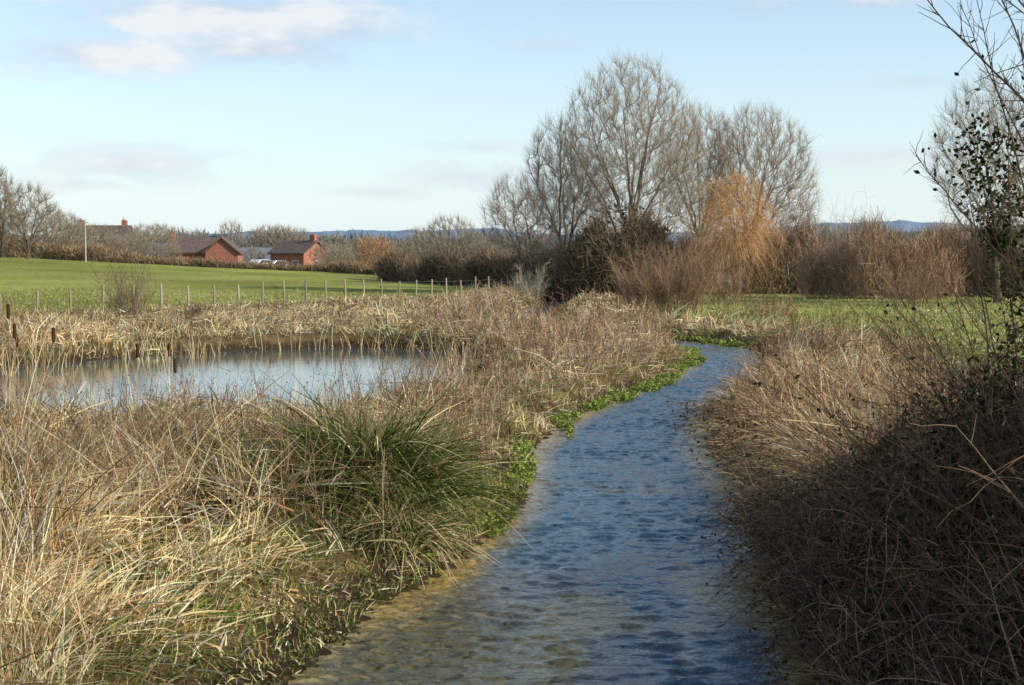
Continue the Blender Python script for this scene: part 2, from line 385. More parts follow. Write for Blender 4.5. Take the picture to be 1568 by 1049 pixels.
ribbons(em,root,dv,U(.4,1.15,n),.010+.0001*y,np.concatenate([rng.normal(size=(n,2))*.2,-U(0,.15,(n,1))],1),mixcol(n,STRAW,[.3,.3,.2,.1,.1]),3,.7)
em.obj('pond_margin_reeds',M_reed)
# ---------------------------------------------------------------- sedge tussock
def tussock(name,cx,cy,r,h,n,green_frac=.75,straw=.25):
    a=Acc();z=float(ground_z(np.array([cx]),np.array([cy]))[0])
    th=U(0,2*np.pi,n);rr=r*.42*np.sqrt(U(0,1,n))
    lump=.65+.7*vnoise(cx+rr*np.cos(th),cy+rr*np.sin(th),.3,77,2)
    root=np.stack([cx+rr*np.cos(th),cy+rr*np.sin(th),z-.05+h*.38*(1-(rr/(r*.42))**2)*lump],1)
    th2=th+rng.normal(size=n)*.9;out=U(.1,1.1,n)*(.35+rr/(r*.42))
    dv=nrm(np.stack([np.cos(th2)*out,np.sin(th2)*out,U(.6,1.3,n)],1))
    Ln=h*U(.4,1.0,n)*lump
    bend=np.stack([np.cos(th2)*U(.1,.7,n),np.sin(th2)*U(.1,.7,n),-U(.2,1.25,n)],1)
    col=mixcol(n,[(.035,.055,.012),(.075,.11,.022),(.20,.23,.06),(.66,.54,.28),(.36,.26,.13)],[green_frac*.46,green_frac*.36,green_frac*.18,straw*.6,straw*.4],.25)
    ribbons(a,root,dv,Ln,U(.009,.020,n),bend,col,6,.8)
    return a.obj(name,M_green)
tussock('sedge_tussock',-1.55,14.7,2.0,1.3,3400,.85,straw=.18)
tussock('sedge_tussock',-1.15,13.6,.9,.75,900,.45,straw=.6)
tussock('sedge_tussock',-2.7,14.2,1.5,.95,1900,.8,straw=.25)
tussock('sedge_tussock',-4.5,13.3,1.2,.75,1100,.75,straw=.25)
tussock('sedge_tussock',-5.0,15.6,.8,.6,600,.6,straw=.4)
tussock('sedge_tussock',-3.4,11.6,.8,.4,500,.5,straw=.5)
# ---------------------------------------------------------------- watercress / low green weeds
wc=Acc()
def weeds(acc,x,y,z,sz,cols):
    n=len(x);P=np.stack([x,y,z],1);leaves(acc,P,sz,mixcol(n,cols,[1]*len(cols),.3),1.0)
GR=[(.22,.31,.055),(.32,.38,.09),(.11,.17,.035),(.24,.24,.08)]
GD=[(.11,.16,.035),(.17,.22,.05),(.06,.09,.02),(.2,.16,.07)]
n=95000;y=U(14,46,n);x=np.interp(y,sp[:,1],sp[:,0])-np.interp(y,sp[:,1],sp[:,2])+U(-.6,.8,n)
sdn=sd_stream(x,y)+(vnoise(x,y,1.6,3)-.5)*.5
k=(sdn<.22)&(sdn>-.10-.55*vnoise(x,y,1.1,70,2)*(y>22))&(vnoise(x,y,.8,71,2)>np.where(y>22,.42,.54))
x=x[k];y=y[k];weeds(wc,x,y,U(.0,.13,len(x)),U(.015,.042,len(x)),GR)
n=15000;x=U(-5.2,-.2,n);y=U(7.5,13.2,n);ss=sd_stream(x,y);k=(ss<2.3)&(ss>-.15)&(vnoise(x,y,.5,72,2)>.48)
x=x[k];y=y[k];weeds(wc,x,y,np.maximum(ground_z(x,y),0)+U(.0,.12,len(x)),U(.008,.024,len(x)),GD)
n=7000;x=U(5,8.5,n);y=U(44,52,n);ss=sd_stream(x,y);k=(ss<.4)&(ss>-.2)&(y>47);x=x[k];y=y[k]
weeds(wc,x,y,U(0,.2,len(x)),U(.03,.06,len(x)),GR)
wc.obj('watercress_and_bank_weeds',M_leaf)
# ---------------------------------------------------------------- field grass
fg=Acc();n=45000
y=U(32,100,n);x=U(-1,1,n)*(.364*y*1.1);k=((fence_side(x,y)>-1))|((x>3)&(sd_stream(x,y)>4.3));x=x[k];y=y[k];n=len(x)
ribbons(fg,np.stack([x,y,ground_z(x,y)],1),rdir(n,.5),U(.05,.17,n),.02+.0003*y,np.zeros((n,3)),mixcol(n,[(.23,.26,.07),(.29,.29,.10),(.38,.32,.16)],[.5,.35,.2]),1,.7)
fg.obj('field_grass',M_twig)
# ---------------------------------------------------------------- bulrushes
def bulrush(x,y,h):
    a=Acc();z=float(ground_z(np.array([x]),np.array([y]))[0]);lx=U(-.08,.08)
    P=np.array([[[x,y,z],[x+lx*.5,y,z+h*.6],[x+lx,y,z+h]]]);tubes(a,P,np.array([[.006,.005,.003]]),np.array([[.4,.3,.17]]),5)
    t=np.array([x+lx*.8,y,z+h*.78]);P=np.array([[t,t+[lx*.02,0,.012],t+[lx*.05,0,.10],t+[lx*.09,0,.19],t+[lx*.1,0,.205]]])
    tubes(a,P,np.array([[.004,.019,.021,.019,.003]])*1.2,np.array([[.09,.045,.022]]),8)
    n=5;ribbons(a,np.tile([x,y,z],(n,1)).astype(float),rdir(n,.2),U(.5,1,n)*h,.012,rng.normal(size=(n,3))*.1,mixcol(n,STRAW,[1,1,.2,.1,.5]),5,.8)
    a.obj('bulrush',M_reed)
for x,y,h in [(-6.6,18.5,2.25),(-6.45,18.2,1.95),(-6.1,18.6,1.85),(-5.3,19.8,1.5),(-4.95,20.5,1.45),(-7.2,20.5,1.7),(-4.6,19.2,1.3)]: bulrush(x,y,h)
# ---------------------------------------------------------------- trees
def grow(seed,base,fork,env,nl,n,rt,bark=(.12,.092,.066),twigc=[(.30,.24,.17),(.22,.17,.12)],tw=9,tl=(.5,1.2),tww=.016,
         weep=0,step=.7,asc=.35,limb_z=(.55,.95),expo=.5,name='tree',up=.5,mat=None,link=True,ivy=None):
    g=np.random.default_rng(seed);cap=n*14+500
    P=np.zeros((cap,3));par=np.full(cap,-1);pl=np.zeros(cap);m=0
    base=np.array(base,float);fork=np.array(fork,float)
    nt_=max(4,int(np.linalg.norm(fork-base)/.8))
    for i in range(nt_+1):
        P[m]=base+(fork-base)*i/nt_+(g.normal(size=3)*[.06,.06,0] if 0<i<nt_ else 0);par[m]=m-1;pl[m]=0 if m==0 else pl[m-1]+.3;m+=1
    env=np.array(env,float);cen=(env[:,:3]*env[:,3:].prod(1)[:,None]).sum(0)/env[:,3:].prod(1).sum()
    vol=env[:,3:].prod(1);V_=vol.sum()*4.19*.8;vol=vol/vol.sum()
    def samp(k):
        e=env[g.choice(len(env),k,p=vol)];d=nrm(g.normal(size=(k,3)));r=g.uniform(0,1,k)**(1/3.2)
        return e[:,:3]+d*e[:,3:]*r[:,None]
    def attach(j,T,strong=.5):
        nonlocal m
        p0=P[j];Ld=np.linalg.norm(T-p0)
        pd=nrm((P[j]-P[par[j]])[None])[0] if par[j]>=0 else np.array([0,0,1.])
        c=p0+(pd*strong+np.array([0,0,.25]))*Ld*.5
        k=max(2,int(Ld/step));prev=j
        for i in range(1,k+1):
            if m>=cap-1:return
            t=i/k;q=(1-t)**2*p0+2*t*(1-t)*c+t*t*T
            if i<k:q=q+g.normal(size=3)*.05*step
            P[m]=q;par[m]=prev;pl[m]=pl[prev]+np.linalg.norm(P[m]-P[prev]);prev=m;m+=1
    top=(env[:,2]+env[:,5]).max();bot=fork[2]
    S=samp(nl*40);zz=(S[:,2]-bot)/(top-bot);S=S[(zz>limb_z[0])&(zz<limb_z[1])]
    ch=[S[0]]
    for _ in range(nl-1):
        dd=np.min([np.linalg.norm((S-c)*[1,1,.4],axis=1) for c in ch],0);ch.append(S[np.argmax(dd)])
    for T in ch:
        lo=max(1,nt_-3);attach(int(g.integers(lo,nt_+1)),fork+(T-fork)*.93,.3)
    A0=samp(n*4);rm=(V_/n)**(1/3)*.72
    AA=np.empty((n,3));AA[0]=A0[0];ka=1
    for q in A0[1:]:
        if ka>=n:break
        if np.min(((AA[:ka]-q)**2).sum(1))>rm*rm: AA[ka]=q;ka+=1
    A=AA[:ka]
    order=np.argsort(np.linalg.norm(A-fork,axis=1)+g.normal(size=ka)*1.2)
    for T in A[order]:
        q=P[nt_-1:m];v=T-q;dist=np.linalg.norm(v,axis=1);hd=np.hypot(v[:,0],v[:,1])
        pen=np.where(v[:,2]<asc*hd,1.5*(asc*hd-v[:,2]),0)
        j=int(np.argmin(dist+.14*pl[nt_-1:m]+pen*1.3))+nt_-1
        if dist[j-nt_+1]>.25: attach(j,T)
    P=P[:m];par=par[:m]
    cnt=np.zeros(m);has=np.zeros(m,bool);has[par[1:]]=True;cnt[~has]=1
    for i in range(m-1,0,-1):cnt[par[i]]+=cnt[i]
    r=rt*cnt**expo
    r[0]*=1.35
    a=Acc();i=np.arange(1,m);seg=np.stack([P[par[i]],P[i]],1);rad=np.stack([np.minimum(r[par[i]],r[i]*1.4),r[i]],1)
    bc=np.clip(np.array(bark)*(1+g.normal(size=(m-1,1))*.12),.01,1)
    thick=r[i]>.055
    tubes(a,seg[thick],rad[thick],bc[thick],7)
    tubes(a,seg[~thick],np.maximum(rad[~thick],tww*.45),(bc*.6+np.array(twigc[0])*.4)[~thick],3)
    thin=np.where(r[1:]<rt*4.2)[0]+1
    idx=np.repeat(thin,tw);N_=len(idx)
    t=g.uniform(0,1,(N_,1));rt0=P[par[idx]]*(1-t)+P[idx]*t
    sd_=nrm(P[idx]-P[par[idx]]);outw=nrm(P[idx]-cen)
    d=nrm(sd_*.6+outw*.5+np.array([0,0,up])+g.normal(size=(N_,3))*.42)
    Ln=g.uniform(tl[0],tl[1],N_)
    bend=g.normal(size=(N_,3))*.12;bend[:,2]+=.1-weep
    ribbons(a,rt0,d,Ln,tww*g.uniform(.6,1.25,N_),bend,mixcol(N_,twigc,[1]*len(twigc),.15),3 if weep else 2,.6)
    ob=a.obj(name,mat or M_twig,link=link)
    if ivy:
        b=Acc();sel=np.where((r>.05)&(P[:,2]<ivy[0]))[0];idx=np.repeat(sel,ivy[1]);N_=len(idx)
        pts=P[idx]+nrm(g.normal(size=(N_,3)))*(r[idx]+.1+g.uniform(0,.32,N_))[:,None]
        leaves(b,pts,.14,mixcol(N_,[(.03,.05,.015),(.05,.075,.02),(.02,.03,.01)],[1,1,1]),.3)
        b.obj('ivy_leaves',M_leaf,parent=ob)
    return ob
GT=[(.42,.35,.26),(.33,.26,.185),(.47,.40,.31)]
grow(1,(8.2,100,.4),(8.4,100,3.4),[(8.3,100,10.8,4.8,4.4,6.3),(10.4,101,9,3.5,3.5,4.8),(6.4,100,8.8,3,3.5,4.4)],8,2200,.0088,name='white_willow_tree',twigc=GT,ivy=(6.5,20),tw=7,tl=(.35,1.05),tww=.014)
grow(2,(4.2,103,.4),(3.8,103,2.8),[(3.4,103,8.8,2.5,3,4.5),(4.8,103,7.5,2.5,3,4)],5,800,.0095,name='white_willow_tree',twigc=GT,ivy=(3.5,8),tw=7,tl=(.4,1.1),tww=.014)
grow(3,(1.8,100,.4),(.9,100,2.2),[(.2,100,5.9,2.2,2.5,2.9),(2,100,5.3,2,2.5,2.8)],5,450,.0095,name='crack_willow_tree',twigc=GT,asc=.15,tw=7,tl=(.4,1.1),tww=.014)
grow(4,(17.6,106,.4),(17.8,106,3.2),[(18.3,106,9.2,4.2,4,5.2),(20,106,7.3,3,3.5,4)],7,1350,.0092,name='white_willow_tree',twigc=GT,ivy=(2.5,8),tw=7,tl=(.4,1.05),tww=.014)
grow(5,(14.3,108,.4),(14.3,108,3.4),[(14.2,108,9.6,3.2,3.5,5)],5,850,.0092,name='white_willow_tree',twigc=GT,tw=7,tl=(.4,1.05),tww=.014)
grow(6,(15.3,95,.4),(15.2,95,3),[(15.0,95,5.9,2.3,2.2,2.7)],6,220,.010,name='golden_willow_tree',twigc=[(.62,.37,.16),(.50,.29,.13),(.66,.43,.22)],weep=1.0,tl=(1.0,2.8),tw=11,asc=0,up=.5,tww=.016)
grow(7,(27.6,80,.4),(27.4,80,4.0),[(26.9,80,8.8,3.2,3,4.6),(28.8,80,8,3,3,4.4)],6,900,.0095,name='white_willow_tree',twigc=GT,ivy=(8,34),tww=.012,tw=7,tl=(.4,1.1))
TT=[(.34,.29,.22),(.27,.22,.16)]
def mk(seed,h,wd_,n,twc=TT,tww=.03):
    return grow(seed,(0,0,-.3),(0,0,h*.22),[(0,0,h*.6,wd_,wd_,h*.4)],5,n,.014,name='bare_tree_mesh',twigc=twc,tww=tww,step=.8,tw=6,tl=(.4,1.),link=False)
tm=[mk(21,8,3.4,330),mk(22,8,2.9,300),mk(23,8,4,340),mk(24,8,1.3,160)]
def place(mesh,name,x,y,h,rot=None,wide=1.,dz=0):
    z=float(ground_z(np.array([x]),np.array([y]))[0])
    ob=bpy.data.objects.new(name,mesh);scene.collection.objects.link(ob);s=h/8
    ob.location=(x,y,z+dz);ob.scale=(s*wide,s*wide,s);ob.rotation_euler=(0,0,U(0,6.28) if rot is None else rot)
    return ob
def PX(px,d):return (px-784)/2154*d
for px,d,ytop,k,wdn in [(45,170,284,0,1.),(5,175,262,3,1.1),(20,190,320,1,1),(78,185,318,1,.9),(100,190,326,2,.8),(118,200,336,0,.9),(-40,172,300,2,1),(-90,180,290,0,1),
    (155,215,344,2,1.1),(178,200,360,1,1.1),(210,205,358,0,1.2),(232,215,344,2,1.2),(215,240,350,1,1.2),(250,262,346,0,1.2),(355,262,340,1,.8),(415,270,346,2,1.1),(437,265,348,0,1.1),(455,270,350,2,.9),(390,215,378,1,1.),(262,205,374,1,1.2),(500,205,374,0,1.2),(520,190,380,2,1.3),
    (690,128,332,2,.85),(645,150,350,0,.9),(520,200,376,2,1.2),(660,145,354,1,1),(620,160,364,0,1),(725,135,356,1,.9),(300,280,354,0,1.1),(500,270,360,2,1.3),(555,230,364,1,1.2),(760,125,360,0,1),(590,175,366,2,1),(740,128,372,2,1.1),(675,138,366,0,1.2),
    (1230,118,330,1,.9),(1270,125,345,0,1),(1390,120,350,2,1),(1440,118,345,0,1)]:
    x=PX(px,d);gzv=float(ground_z(np.array([x]),np.array([float(d)]))[0]);h=3+(395-ytop)/2154*d-gzv
    place(tm[k],'bare_tree',x,float(d),h*1.02,wide=wdn)
og=grow(31,(0,0,-.3),(0,0,1.),[(0,0,4.3,3.2,3.2,3.6)],7,300,.014,name='orange_willow_mesh',twigc=[(.50,.28,.14),(.42,.25,.13)],tww=.035,link=False,tw=7,tl=(.4,1))
place(og,'orange_willow_tree',PX(575,165),165.,4.8,wide=1.2)
# ---------------------------------------------------------------- hedges and shrubs
def twigvol(name,path,h,dep,n,Lr,wr,cols,seed,leafn=0,leafc=None,leafs=.1,nsc=3.,zoff=-.2,spread=.5,hpow=.8,mat=None):
    a=Acc();p=np.array(path,float);cum=np.r_[0,np.cumsum(np.hypot(np.diff(p[:,0]),np.diff(p[:,1])))]
    hh=np.broadcast_to(h,(len(p),))
    def pts(n):
        s=U(0,cum[-1],n);x=np.interp(s,cum,p[:,0]);y=np.interp(s,cum,p[:,1]);H=np.interp(s,cum,hh)
        o=U(-1,1,n);y=y+o*dep;x=x+rng.normal(size=n)*.3
        top=H*(.3+1.1*vnoise(s,y*.6,nsc,seed,4))*np.sqrt(np.clip(1-.6*o*o,.1,1))
        z=ground_z(x,y)+zoff+top*U(0,1,n)**hpow
        return np.stack([x,y,z],1)
    R_=pts(n);d=nrm(rng.normal(size=(n,3))*spread+np.array([0,0,.8]))
    cc_=mixcol(n,cols,[1]*len(cols),.2)*(.5+1.*vnoise(R_[:,0],R_[:,2]*1.5+R_[:,1],nsc*.8,seed+50,3))[:,None]
    ribbons(a,R_,d,U(*Lr,n),U(*wr,n),rng.normal(size=(n,3))*.15,cc_,2,.6)
    if leafn:
        R_=pts(leafn);leaves(a,R_,leafs,mixcol(leafn,leafc,[1]*len(leafc),.25),.3)
    return a.obj(name,mat or M_twig)
HB=[(.24,.17,.105),(.32,.23,.15),(.15,.10,.065)]
DG=[(.03,.05,.018),(.05,.075,.025),(.08,.09,.035)]
twigvol('distant_hedgerow',[(PX(-80,178),178),(PX(80,182),182),(PX(170,178),178),(PX(250,178),178),(PX(480,176),176),(PX(600,166),166)],[2.4,2.4,1.8,1.1,.9,1.8],1.6,24000,(.3,.8),(.03,.07),HB+[(.38,.26,.15)],81,5000,[(.07,.09,.03),(.12,.1,.05)],.14,nsc=3)
twigvol('field_hedge',[(PX(585,140),140),(PX(650,132),132),(PX(720,124),124),(PX(800,118),118),(PX(870,112),112)],[2.4,2.9,2.6,3.4,4.0],2.0,34000,(.4,1.2),(.02,.05),HB,82,7000,DG,.13,nsc=2.5)
twigvol('holly_understorey',[(2.6,99),(5,97),(8,96.5),(10.5,97)],[3.6,5.0,5.2,4.4],1.6,24000,(.4,1.5),(.02,.045),HB,83,22000,DG,.15,hpow=.9,nsc=1.3)
twigvol('field_hedge',[(10,103),(17,102),(22,103),(28,98),(34,94),(42,92),(50,92)],[4.8,4.6,4.8,5.2,5.2,4.8,4.8],2.2,60000,(.4,1.4),(.02,.045),[(.30,.21,.135),(.39,.28,.18),(.20,.14,.09),(.34,.22,.14)],84,12000,DG+[(.15,.11,.05)],.12,nsc=2.0)
twigvol('hawthorn_hedge',[(PX(1230,92),92),(PX(1330,88),88),(PX(1460,90),90)],[3.0,5.2,3.2],1.2,9000,(.5,1.6),(.015,.03),[(.36,.23,.15),(.42,.29,.19),(.27,.18,.12)],85,nsc=1.2)
twigvol('distant_woodland',[(PX(-100,420),420),(PX(200,400),400),(PX(420,430),430),(PX(640,400),400),(PX(820,360),360)],[9,9,9,9.5,9],14,28000,(1.2,3.),(.15,.4),[(.13,.15,.15),(.18,.185,.175),(.10,.125,.125)],86,nsc=12,zoff=-.5)
twigvol('distant_woodland',[(PX(1150,300),300),(PX(1400,280),280),(PX(1700,260),260)],[8,7,8],10,16000,(1.,2.4),(.1,.3),[(.16,.17,.16),(.22,.2,.17)],87,nsc=10,zoff=-.5)
def shrub(name,x,y,r,h,ns,cols,w0=.02,ch=14):
    a=Acc();z=float(ground_z(np.array([x]),np.array([float(y)]))[0])
    th=U(0,2*np.pi,ns);rr=r*.45*np.sqrt(U(0,1,ns))
    root=np.stack([x+rr*np.cos(th),y+rr*np.sin(th),np.full(ns,z-.1)],1)
    o=U(.05,1,ns)*r/h;dv=np.stack([np.cos(th)*o,np.sin(th)*o,np.ones(ns)],1);dv=nrm(dv+rng.normal(size=(ns,3))*.1)
    Ln=h*U(.35,1.05,ns);bend=rng.normal(size=(ns,3))*.12;bend[:,2]=-U(0,.2,ns)
    c=mixcol(ns,cols,[1]*len(cols),.25)
    ribbons(a,root,dv,Ln,w0*1.8,bend,c,4,.6)
    for j in range(ch):
        t=U(.2,1,ns);P=root+dv*(Ln*t)[:,None]+bend*(Ln*t*t)[:,None];d2=nrm(dv+rng.normal(size=(ns,3))*.5)
        l2=h*U(.08,.26,ns);b2=rng.normal(size=(ns,3))*.1
        ribbons(a,P,d2,l2,w0*.9,b2,c,2,.5)
        for q in range(2):
            t2=U(.2,1,ns);P2=P+d2*(l2*t2)[:,None];ribbons(a,P2,nrm(d2+rng.normal(size=(ns,3))*.6),l2*U(.3,.6,ns),w0*.7,b2*0,c,1,.5)
    return a.obj(name,M_twig)
RB=[(.29,.19,.12),(.37,.25,.155),(.18,.12,.08)]
shrub('sallow_bush',PX(1035,66),66,2.3,3.7,190,RB,.011)
shrub('sallow_bush',PX(985,72),72,1.7,3.4,120,RB,.012)
shrub('sallow_bush',PX(1115,80),80,2.0,3.0,90,RB,.013)
shrub('sallow_bush',PX(815,92),92,1.6,3.0,36,[(.38,.34,.26),(.27,.24,.18)],.012)
shrub('sallow_bush',PX(200,60),60,1.1,2.9,60,[(.20,.14,.10)],.011,ch=10)
shrub('sallow_bush',PX(1300,90),90,1.6,6.0,50,[(.5,.42,.33),(.38,.31,.24)],.012)
shrub('sallow_bush',PX(1180,62),62,1.6,1.5,60,RB,.010)
shrub('sallow_bush',PX(1400,76),76,2.4,3.2,90,RB,.011)
# ---------------------------------------------------------------- fence
fa=Acc()
FX=np.interp(np.linspace(0,1,40),[0,.18,1],[-30,-22,6.4]);FY=np.interp(np.linspace(0,1,40),[0,.18,1],[54,56.5,113])
for x,y in zip(FX,FY):
    z=float(ground_z(np.array([x]),np.array([y]))[0]);l=U(-.06,.06);hp=U(1.1,1.35)
    tubes(fa,np.array([[[x,y,z-.2],[x+l*.5,y,z+.6],[x+l,y,z+hp],[x+l,y,z+hp+.02]]]),np.array([[.06,.058,.055,.01]]),np.array([[.36,.30,.21]])*U(.6,1.2),6)
for hgt in (.35,.75,1.05):
    P=np.stack([FX,FY,ground_z(FX,FY)+hgt],1)[None];tubes(fa,P,np.full((1,len(FX)),.006),np.array([[.25,.25,.25]]),3)
fa.obj('post_and_wire_fence',M_twig)
# ---------------------------------------------------------------- hills
def hills(name,d,pts,col,seed):
    pxs=np.linspace(-500,2100,420);yt=np.interp(pxs,[p[0] for p in pts],[p[1] for p in pts])-(vnoise(pxs,pxs*0,55,seed,4)-.5)*9-(vnoise(pxs,pxs*0,9,seed+1,2)-.5)*3
    x=PX(pxs,d);ztop=3+(395-yt)/2154*d
    rows=[];rowsC=[]
    for k,(f,zz) in enumerate([(.72,-.02),(.80,.25),(.88,.6),(.95,.9),(1,1),(1.1,.9),(1.3,0)]):
        X_=x*f;Y_=np.full_like(x,d*f);Z_=ztop*zz-(2 if zz<0 else 0)
        rows.append(np.stack([X_,Y_,Z_],1))
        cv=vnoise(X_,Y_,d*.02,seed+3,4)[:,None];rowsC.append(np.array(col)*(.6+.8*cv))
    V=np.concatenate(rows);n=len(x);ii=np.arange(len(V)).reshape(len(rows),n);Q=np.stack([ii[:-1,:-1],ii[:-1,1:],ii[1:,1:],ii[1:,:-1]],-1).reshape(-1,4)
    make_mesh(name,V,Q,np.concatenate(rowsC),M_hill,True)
hills('distant_hills',3200,[(-500,360),(100,362),(300,361),(380,357),(560,353),(740,350),(800,357),(900,361),(1100,356),(1220,346),(1380,338),(1500,345),(2100,342)],(.20,.27,.36),90)  # bluish colour has the distance haze painted in
hills('wooded_hills',1500,[(-500,372),(300,373),(480,366),(640,368),(760,359),(860,367),(1100,368),(1250,358),(1450,354),(2100,360)],(.12,.17,.21),95)  # haze is put into this blue-grey colour too
# ---------------------------------------------------------------- buildings and vehicles
def box(x0,x1,y0,y1,z0,z1):
    V=np.array([[x0,y0,z0],[x1,y0,z0],[x1,y1,z0],[x0,y1,z0],[x0,y0,z1],[x1,y0,z1],[x1,y1,z1],[x0,y1,z1]],float)
    Q=np.array([[0,3,2,1],[4,5,6,7],[0,1,5,4],[1,2,6,5],[2,3,7,6],[3,0,4,7]]);return V,Q
def boxes(name,L_,mat,parent):
    V=[];Q=[];n=0
    for b in L_:
        v,q=box(*b);V.append(v);Q.append(q+n);n+=8
    return make_mesh(name,np.concatenate(V),np.concatenate(Q),None,mat,False,parent)
M_brick=colmat('red_brick',(.33,.13,.085),.85,.25,3);M_tile=colmat('brown_roof_tile',(.12,.085,.07),.85,.3,2,.3)
M_slate=colmat('grey_slate',(.14,.15,.17),.6,.2,3);M_rend=colmat('cream_render',(.6,.55,.45),.8,.1,2);M_glass=colmat('window_glass',(.04,.05,.06),.1,.2,2)
M_white=colmat('white_paint',(.75,.75,.73),.4,.05,3);M_sil=colmat('silver_paint',(.45,.46,.48),.3,.05,3,0,.6,.4);M_tyre=colmat('tyre_rubber',(.03,.03,.03),.9,.2,8)
def house(name,x,y,z,rot,w,d,he,hr,wall,roof,gable=None,chim=()):
    e=bpy.data.objects.new(name,None);scene.collection.objects.link(e);e.location=(x,y,z);e.rotation_euler=(0,0,rot)
    def gabled(nm,cx,cy,w,d,axis):
        a,b=(w/2,d/2)
        V=[[-a,-b,0],[a,-b,0],[a,b,0],[-a,b,0],[-a,-b,he],[a,-b,he],[a,b,he],[-a,b,he],[-a,0,hr],[a,0,hr]]
        F=[[0,1,5,4],[2,3,7,6],[1,2,6,5],[3,0,4,7],[5,6,9,9],[7,4,8,8]]
        ov=.4;sl=(hr-he)/b
        RV=[[-a-ov,-b-ov,he-sl*ov],[a+ov,-b-ov,he-sl*ov],[a+ov,0,hr],[-a-ov,0,hr],[-a-ov,b+ov,he-sl*ov],[a+ov,b+ov,he-sl*ov]]
        RV=[[p[0],p[1],p[2]+.04] for p in RV]+[[p[0],p[1],p[2]+.24] for p in RV]
        RF=[[0,1,2,3],[3,2,5,4],[6,7,8,9],[9,8,11,10],[0,1,7,6],[4,5,11,10],[1,2,8,7],[2,5,11,8],[0,3,9,6],[3,4,10,9]]
        def tr(L_):
            o=[]
            for p in L_:
                q=(p[0],p[1]) if axis==0 else (-p[1],p[0]);o.append([q[0]+cx,q[1]+cy,p[2]])
            return np.array(o,float)
        me=bpy.data.meshes.new(nm);me.from_pydata([tuple(p) for p in tr(V)],[],[f[:3] if f[2]==f[3] else f for f in F]);me.materials.append(wall)
        ob=bpy.data.objects.new(nm+'_walls',me);scene.collection.objects.link(ob);ob.parent=e
        make_mesh(nm+'_roof',tr(RV),np.array(RF),None,roof,False,e)
    gabled('main',0,0,w,d,0)
    if gable: gabled('wing',gable[0],gable[1],gable[2],gable[3],1)
    if chim: boxes('chimney',[(cx-.45,cx+.45,-.35,.35,hr-1,hr+1.1) for cx in chim]+[(cx-.25,cx-.05,-.1,.1,hr+1.1,hr+1.4) for cx in chim],M_brick,e)
    ww=[];fr=[]
    for lvl in ([1.0] if he<3.4 else [1.0,3.4]):
        k=max(2,int(w/2.6))
        for i in range(k):
            xx=-w/2+w*(i+.5)/k;ww.append((xx-.5,xx+.5,-d/2-.03,-d/2+.1,lvl,lvl+1.1));fr.append((xx-.6,xx+.6,-d/2-.02,-d/2+.08,lvl-.1,lvl+1.2))
        ww.append((w/2-.1,w/2+.03,-.5,.5,lvl,lvl+1.1));fr.append((w/2-.08,w/2+.02,-.6,.6,lvl-.1,lvl+1.2))
    boxes('windows',ww,M_glass,e);boxes('window_frames',fr,M_white,e)
    boxes('door',[(-w/2+w*.48-.45,-w/2+w*.48+.45,-d/2-.05,-d/2+.1,0,2.05)],M_white,e)
    return e
house('brick_house',PX(303,225),225,.7,.10,8.5,6.5,3.2,5.3,M_brick,M_tile,(4.4,-1.2,8.2,5.0),(-3.8,))
house('brick_house',PX(460,215),215,.4,-.55,6.5,6,3.3,5.0,M_brick,M_tile,None,(2.7,))
house('bungalow',PX(398,235),236,.6,.3,6,6,2.2,3.9,M_rend,M_slate,None,())
house('brick_house',PX(155,240),240,2.0,.05,10,6.5,4,6.3,M_brick,M_tile,None,(4.2,-3))
house('brick_house',PX(238,235),235,.9,.1,6,6,2.6,4.4,M_brick,M_slate,None,())
def car(name,x,y,z,rot,paint):
    e=bpy.data.objects.new(name,None);scene.collection.objects.link(e);e.location=(x,y,z);e.rotation_euler=(0,0,rot)
    prof=[(-2.1,.35),(2.1,.35),(2.15,.75),(1.1,.95),(.5,1.42),(-1.2,1.45),(-1.9,1.0),(-2.12,.9)];gl=[(-1.55,1.0),(.95,1.0),(.42,1.36),(-1.15,1.38)]
    def ext(nm,pr,hw_,mat):
        n=len(pr);V=[(p[0],-hw_,p[1]) for p in pr]+[(p[0],hw_,p[1]) for p in pr]
        F=[list(range(n))[::-1],list(range(n,2*n))]+[[i,(i+1)%n,n+(i+1)%n,n+i] for i in range(n)]
        me=bpy.data.meshes.new(nm);me.from_pydata(V,[],F);me.materials.append(mat);ob=bpy.data.objects.new(nm,me);scene.collection.objects.link(ob);ob.parent=e
        if mat is not M_glass:
            b=ob.modifiers.new('bevel','BEVEL');b.width=.08;b.segments=2
    ext('body',prof,.88,paint);ext('windows',gl,.9,M_glass)
    a=Acc()
    for wx in (-1.35,1.35):
        for wy in (-.8,.8):
            P=np.array([[[wx,wy-.11,.33],[wx,wy-.1,.33],[wx,wy+.1,.33],[wx,wy+.11,.33]]]);tubes(a,P,np.array([[.02,.33,.33,.02]]),np.array([[.03,.03,.03]]),14)
    a.obj('wheels',M_tyre,parent=e)
def gz1(x,y): return float(ground_z(np.array([float(x)]),np.array([float(y)]))[0])
for px,d,r_,mt in ((403,188,1.0,M_white),(428,189,.9,M_sil)): car('parked_car',PX(px,d),d,gz1(PX(px,d),d),r_,mt)
pa=Acc();x=PX(133,168);z=gz1(x,168)
tubes(pa,np.array([[[x,168,z],[x,168,z+2.6],[x,168,z+5.0]]]),np.array([[.10,.085,.07]]),np.array([[.42,.40,.36]]),8)
tubes(pa,np.array([[[x-.35,168,z+4.7],[x,168,z+4.7],[x+.35,168,z+4.7]]]),np.array([[.05,.05,.05]]),np.array([[.3,.27,.22]]),6)
pa.obj('utility_pole',M_twig)
